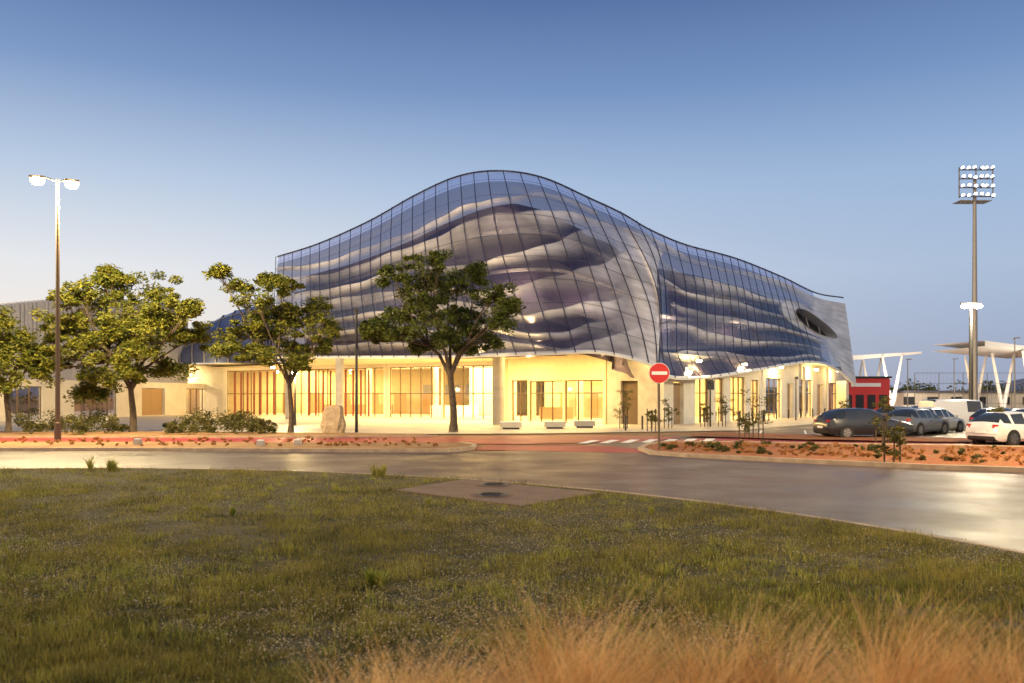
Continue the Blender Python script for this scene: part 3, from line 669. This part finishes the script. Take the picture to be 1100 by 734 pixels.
for dx in(-.45,.45): b.box(p+Vector((dx*.8,0,hh-.1)),(.7,.2,.16),'black'); b.tube([p+Vector((dx,-.1,hh-.42)),p+Vector((dx,-.1,hh-.3)),p+Vector((dx,-.1,hh-.18))],[.16,.30,.24],'lamp',12)
b.build('lamp_heads',g); plight('lamp_light',p+Vector((0,-1.2,hh-.9)),6000,(1,.82,.5),.2,g)
def canopy(px0,px1,y0,y1,d):
    g=group('stadium_canopy'); b=MB(); A=W(px0,y0,d); B=W(px1,y1,d)
    b.face([A,B,B+Vector((0,14,.3)),A+Vector((0,14,.3))],'wpaint')
    lo=Vector((0,0,-.7)); b.face([A+lo,B+lo*.4,B,A],'wpaint'); b.face([A+lo,B+lo*.4,B+lo*.4+Vector((0,14,0)),A+lo+Vector((0,14,0))],'wpaint')
    b.build('roof',g); b=MB(); m=A.lerp(B,.62); L=B.x-A.x
    for yy in(0,7,14):
        b.tube([Vector((m.x-.5,m.y+yy,0)),Vector((m.x+L*.10,m.y+yy,m.z-.4))],[.3,.16],'wpaint',8)
        b.tube([Vector((m.x-.5,m.y+yy,0)),Vector((m.x-L*.18,m.y+yy,m.z-.4))],[.3,.16],'wpaint',8)
    b.build('supports',g)
    plight('canopy_light',(m.x-2,m.y-2,3.2),2200,(1,.9,.7),.2,g)
canopy(915,990,382,378,125); canopy(1058,1150,366,378,110)
g=group('red_stadium_building'); b=MB(); p=D(930,118); b.box((p.x,p.y+3,2.3),(6.8,6,4.6),'redpaint'); b.box((p.x,p.y+3,4.75),(7.2,6.4,.3),'dark')
for i in range(4): b.box((p.x-2.5+i*1.65,p.y-.03,1.3),(1.1,.08,2),'dark')
b.box((p.x,p.y-.04,3.7),(4.2,.06,.5),'wpaint'); b.build('walls',g)
b=MB(); p=D(1010,118)
b.box((p.x+14,p.y+10,1.3),(42,3,2.6),'white'); b.box((p.x+14,p.y+10,2.8),(43,4,.3),'roof')
for i in range(11): b.box((p.x-4+i*3.6,p.y+8.46,1.4),(1.6,.06,1.2),'dark')
b.build('stadium_annex')
b=MB()
for i in range(16): 
    x=50+i*3.0; b.tube([(x,104,0),(x,104,5.0)],.05,'galv',6)
for z in(1.2,2.4,3.7,5.0): b.tube([(50,104,z),(95,104,z)],.025,'galv',4)
for i in range(90): b.tube([(50+i*.5,104,0),(50+i*.5,104,5)],.009,'galv',3)
b.build('ball_net_fence')
b=MB()
for i in range(30): b.tube([(22+i*1.6,56+i*.15,0),(22+i*1.6,56+i*.15,1.1)],.03,'dark',6)
for z in(.5,1.1): b.tube([(22,56,z),(22+29*1.6,56+29*.15,z)],.025,'dark',5)
b.build('metal_railing')
for px,d,hh in((1090,85,8.0),(975,100,6.5),(1025,110,7.0)):
    p=D(px,d); b=MB(); b.tube([p,p+Vector((0,0,hh))],[.09,.05],'galv',8); b.box(p+Vector((0,-.3,hh)),(.25,.9,.1),'galv'); b.build('street_pole')
shrubs('hedge',[(24+i*1.3,60+i*.2,.0,random.uniform(.5,.9)) for i in range(36)],110,.2)
# ---------------------------------------------------------------- cars
M['carglass']=mat('car_glass',(.02,.025,.03),.06,0,spec=.9)
M['tyre']=mat('tyre_rubber',(.02,.02,.02),.8)
M['rim']=mat('alloy_rim',(.5,.5,.52),.3,.9)
M['tail']=mat('tail_lamp',(.4,.02,.02),.25)
M['head']=mat('head_lamp',(.75,.78,.8),.1)
for nm,c in(('cblack',(.018,.02,.028)),('cwhite',(.72,.72,.72)),('cgrey',(.12,.13,.15)),('csilver',(.42,.43,.45)),('cblue',(.03,.05,.12))):
    M[nm]=mat('car_paint_'+nm[1:],c,.28,.15,spec=.6)
    M[nm].node_tree.nodes['Principled BSDF'].inputs['Coat Weight'].default_value=.6
def car(loc,rz,k,L=4.3,hs=1.0,name='parked_car',van=False):
    g=group(name); T=Matrix.Translation(loc)@Matrix.Rotation(rz,4,'Z')@Matrix.Translation((-L/2,0,0)); s=L/4.3
    if van: st=[(0,.4,.75,.8,.78,.7),(.12,.25,.9,1.0,.9,.8),(.55,.22,1.05,1.15,.93,.8),(.75,.22,1.1,1.22,.94,.8),(1.35,.22,1.15,1.85,.95,.74),(1.45,.22,1.15,1.9,.95,.75),(2.3,.22,1.15,1.95,.95,.76),(2.4,.22,1.15,1.95,.95,.76),(4.1,.22,1.15,1.93,.95,.76),(4.25,.25,1.1,1.85,.94,.75),(4.3,.4,1.0,1.1,.9,.75)]
    else: st=[(0,.38,.58,.63,.66,.55),(.06,.24,.66,.72,.80,.68),(.35,.2,.76,.84,.87,.74),(.95,.2,.86,.96,.89,.76),(1.2,.2,.92,1.0,.9,.76),(1.92,.2,.93,1.42,.905,.62),(2.05,.2,.93,1.45,.905,.62),(2.55,.2,.94,1.48,.905,.62),(2.64,.2,.94,1.48,.905,.62),(3.35,.2,.96,1.45,.9,.61),(3.5,.2,.97,1.42,.9,.61),(3.95,.2,1.0,1.24,.88,.64),(4.12,.22,.98,1.03,.86,.72),(4.26,.28,.8,.86,.82,.7),(4.3,.42,.62,.66,.74,.6)]
    b=MB(); rings=[]
    for (x,zb,ze,zr,w,wr) in st:
        x*=s; zc=zr; zr2=zr-.07 if zr-ze>.2 else (ze+zr)/2
        half=[(w*.9,zb),(w,zb+.12),(w*1.005,(zb+ze)/2),(w*.97,ze),(wr+.03,zr2),(wr*.8,zc),(0,zc+.02)]
        ring=[(x,y,z*hs) for y,z in half]+[(x,-y,z*hs) for y,z in reversed(half[:-1])]
        rings.append([T@Vector(q) for q in ring])
    n=13
    for i in range(len(st)-1):
        zr0=st[i][3]-st[i][2]; zr1=st[i+1][3]-st[i+1][2]; wdt=st[i+1][0]-st[i][0]
        for j in range(n-1):
            kk=k; side=j in(3,8)
            if side and (zr0>.2 or zr1>.2) and wdt>.2 and not(van and st[i][0]>2): kk='carglass'
            if abs(st[i+1][3]-st[i][3])/max(wdt,.01)>(.35) and (zr0>.2 or zr1>.2) and j in(4,5,6,7) and wdt>.1: kk='carglass'
            b.face([rings[i][j],rings[i+1][j],rings[i+1][j+1],rings[i][j+1]],kk)
        b.face([rings[i][0],rings[i][12],rings[i+1][12],rings[i+1][0]],'tyre')
    b.face(rings[0],k); b.face(list(reversed(rings[-1])),k)
    body=b.build('body',g)
    bm=bmesh.new(); bm.from_mesh(body.data); bmesh.ops.remove_doubles(bm,verts=bm.verts,dist=.002); bmesh.ops.recalc_face_normals(bm,faces=bm.faces); bm.to_mesh(body.data); bm.free()
    body.data.polygons.foreach_set('use_smooth',[True]*len(body.data.polygons))
    try: body.data.set_sharp_from_angle(angle=math.radians(35))
    except Exception: pass
    rw=.33
    for wx in(.82*s,3.42*s):
        for sd in(-1,1):
            b=MB(); q=lambda y,_x=wx: T@Vector((_x,sd*y,rw))
            b.tube([q(.885),q(.912)],rw+.06,'black',24); b.tube([q(.72),q(.925)],rw,'tyre',24); b.tube([q(.925),q(.935)],rw*.64,'rim',20)
            for a in range(5):
                an=a*2*math.pi/5; b.tube([T@Vector((wx+math.cos(an)*.08,sd*.94,rw+math.sin(an)*.08)),T@Vector((wx+math.cos(an)*.2,sd*.94,rw+math.sin(an)*.2))],.014,'black',4)
            b.build('wheel',g)
    b=MB()
    for sd in(-1,1):
        b.box((.2*s,sd*.62,.66*hs),(.22,.26,.12),'head',sd*-.35,T); b.box((4.16*s,sd*.66,.86*hs),(.2,.24,.16),'tail',sd*.3,T)
        b.box((1.5*s,sd*1.0,.98*hs),(.14,.18,.12),k,0,T); b.box((2.3*s,sd*.915,.8*hs),(.16,.03,.03),'dark',0,T)
    b.box((.0,0,.46),(.08,1.1,.16),'black',0,T); b.box((4.3*s,0,.6),(.05,.5,.11),'wpaint',0,T); b.box((-.02,0,.42),(.1,.5,.1),'wpaint',0,T)
    b.build('lights_and_trim',g)
    return g
car(D(927,43.2),math.radians(188),'cblack',4.7,1.04)
car(D(1092,37.6),math.radians(200),'cwhite',4.3)
car(D(1168,34.5),math.radians(200),'cblue',4.3)
car(D(985,47.5),math.radians(215),'cgrey',4.2); car(D(1003,50),math.radians(215),'csilver',4.2)
car(D(1032,54),math.radians(188),'cwhite',4.9,1.0,'parked_van',True)
car(D(1075,49),math.radians(215),'cblack',4.2); car(D(1110,47),math.radians(215),'csilver',4.2)
car(D(970,56),math.radians(200),'cgrey',4.2); car(D(1000,60),math.radians(190),'cblack',4.2)
# ---------------------------------------------------------------- world, sun, camera
w=bpy.data.worlds.new('World'); scene.world=w; w.use_nodes=True; nt=w.node_tree; bg=nt.nodes['Background']
SE=math.radians(7)
sky=nt.nodes.new('ShaderNodeTexSky'); sky.sky_type='NISHITA'; sky.sun_disc=False; sky.sun_elevation=SE; sky.sun_rotation=math.radians(-120); sky.air_density=1.3; sky.ozone_density=3
tc=nt.nodes.new('ShaderNodeTexCoord'); sx=nt.nodes.new('ShaderNodeSeparateXYZ'); nt.links.new(tc.outputs['Generated'],sx.inputs[0])
def ramp(pts):
    r=nt.nodes.new('ShaderNodeValToRGB'); e=r.color_ramp.elements
    while len(e)<len(pts): e.new(.5)
    for i,(p,c) in enumerate(pts): e[i].position=p; e[i].color=(*c,1)
    nt.links.new(sx.outputs['Z'],r.inputs['Fac']); return r
ra=ramp([(0,(1,.86,.70)),(.06,(1,.90,.80)),(.14,(.86,.87,.90)),(.24,(.52,.64,.82)),(.34,(.22,.34,.60)),(.44,(.09,.165,.39)),(1,(.07,.13,.30))])
rb=ramp([(0,(.34,.39,.54)),(.07,(.38,.46,.64)),(.14,(.43,.54,.73)),(.24,(.35,.49,.73)),(.34,(.18,.30,.56)),(.44,(.085,.155,.37)),(1,(.07,.13,.30))])
rc=ramp([(0,(1.0,.84,.68)),(.15,(1.0,.88,.80)),(.35,(.82,.77,.82)),(.6,(.33,.40,.60)),(1,(.07,.13,.30))])
def mrange(sock,a,b_):
    mr=nt.nodes.new('ShaderNodeMapRange'); mr.interpolation_type='SMOOTHSTEP'; mr.inputs['From Min'].default_value=a; mr.inputs['From Max'].default_value=b_; nt.links.new(sock,mr.inputs['Value']); return mr.outputs[0]
mx=nt.nodes.new('ShaderNodeMixRGB'); nt.links.new(mrange(sx.outputs['X'],-.55,.6),mx.inputs[0]); nt.links.new(ra.outputs[0],mx.inputs[1]); nt.links.new(rb.outputs[0],mx.inputs[2])
mb=nt.nodes.new('ShaderNodeMixRGB'); nt.links.new(mrange(sx.outputs['Y'],.3,-.5),mb.inputs[0]); nt.links.new(mx.outputs[0],mb.inputs[1]); nt.links.new(rc.outputs[0],mb.inputs[2])
sc=nt.nodes.new('ShaderNodeMixRGB'); sc.blend_type='MULTIPLY'; sc.inputs[0].default_value=1; sc.inputs[2].default_value=(.10,.10,.10,1); nt.links.new(sky.outputs[0],sc.inputs[1])
m2=nt.nodes.new('ShaderNodeMixRGB'); m2.inputs[0].default_value=.92; nt.links.new(sc.outputs[0],m2.inputs[1]); nt.links.new(mb.outputs[0],m2.inputs[2])
nt.links.new(m2.outputs[0],bg.inputs['Color']); bg.inputs['Strength'].default_value=1.0
sl_=bpy.data.lights.new('sun','SUN'); sl_.energy=1.6; sl_.angle=math.radians(8); sl_.color=(1,.68,.32); so=bpy.data.objects.new('sun',sl_); link(so)
az=math.radians(128); el=math.radians(13)
sd=Vector((-math.sin(az)*math.cos(el),math.cos(az)*math.cos(el),math.sin(el)))
so.rotation_euler=sd.to_track_quat('Z','Y').to_euler()
cam=bpy.data.cameras.new('camera'); co_=bpy.data.objects.new('camera',cam); link(co_); co_.location=(0,0,H); co_.rotation_euler=(math.pi/2,0,0)
cam.lens=36*F/1100; cam.sensor_width=36; cam.shift_y=(HY-367)/1100; cam.clip_end=3000; cam.clip_start=.1
cam.dof.use_dof=True; cam.dof.focus_distance=24; cam.dof.aperture_fstop=1.6
scene.camera=co_
scene.view_settings.view_transform='Standard'; scene.view_settings.look='None'; scene.view_settings.exposure=0
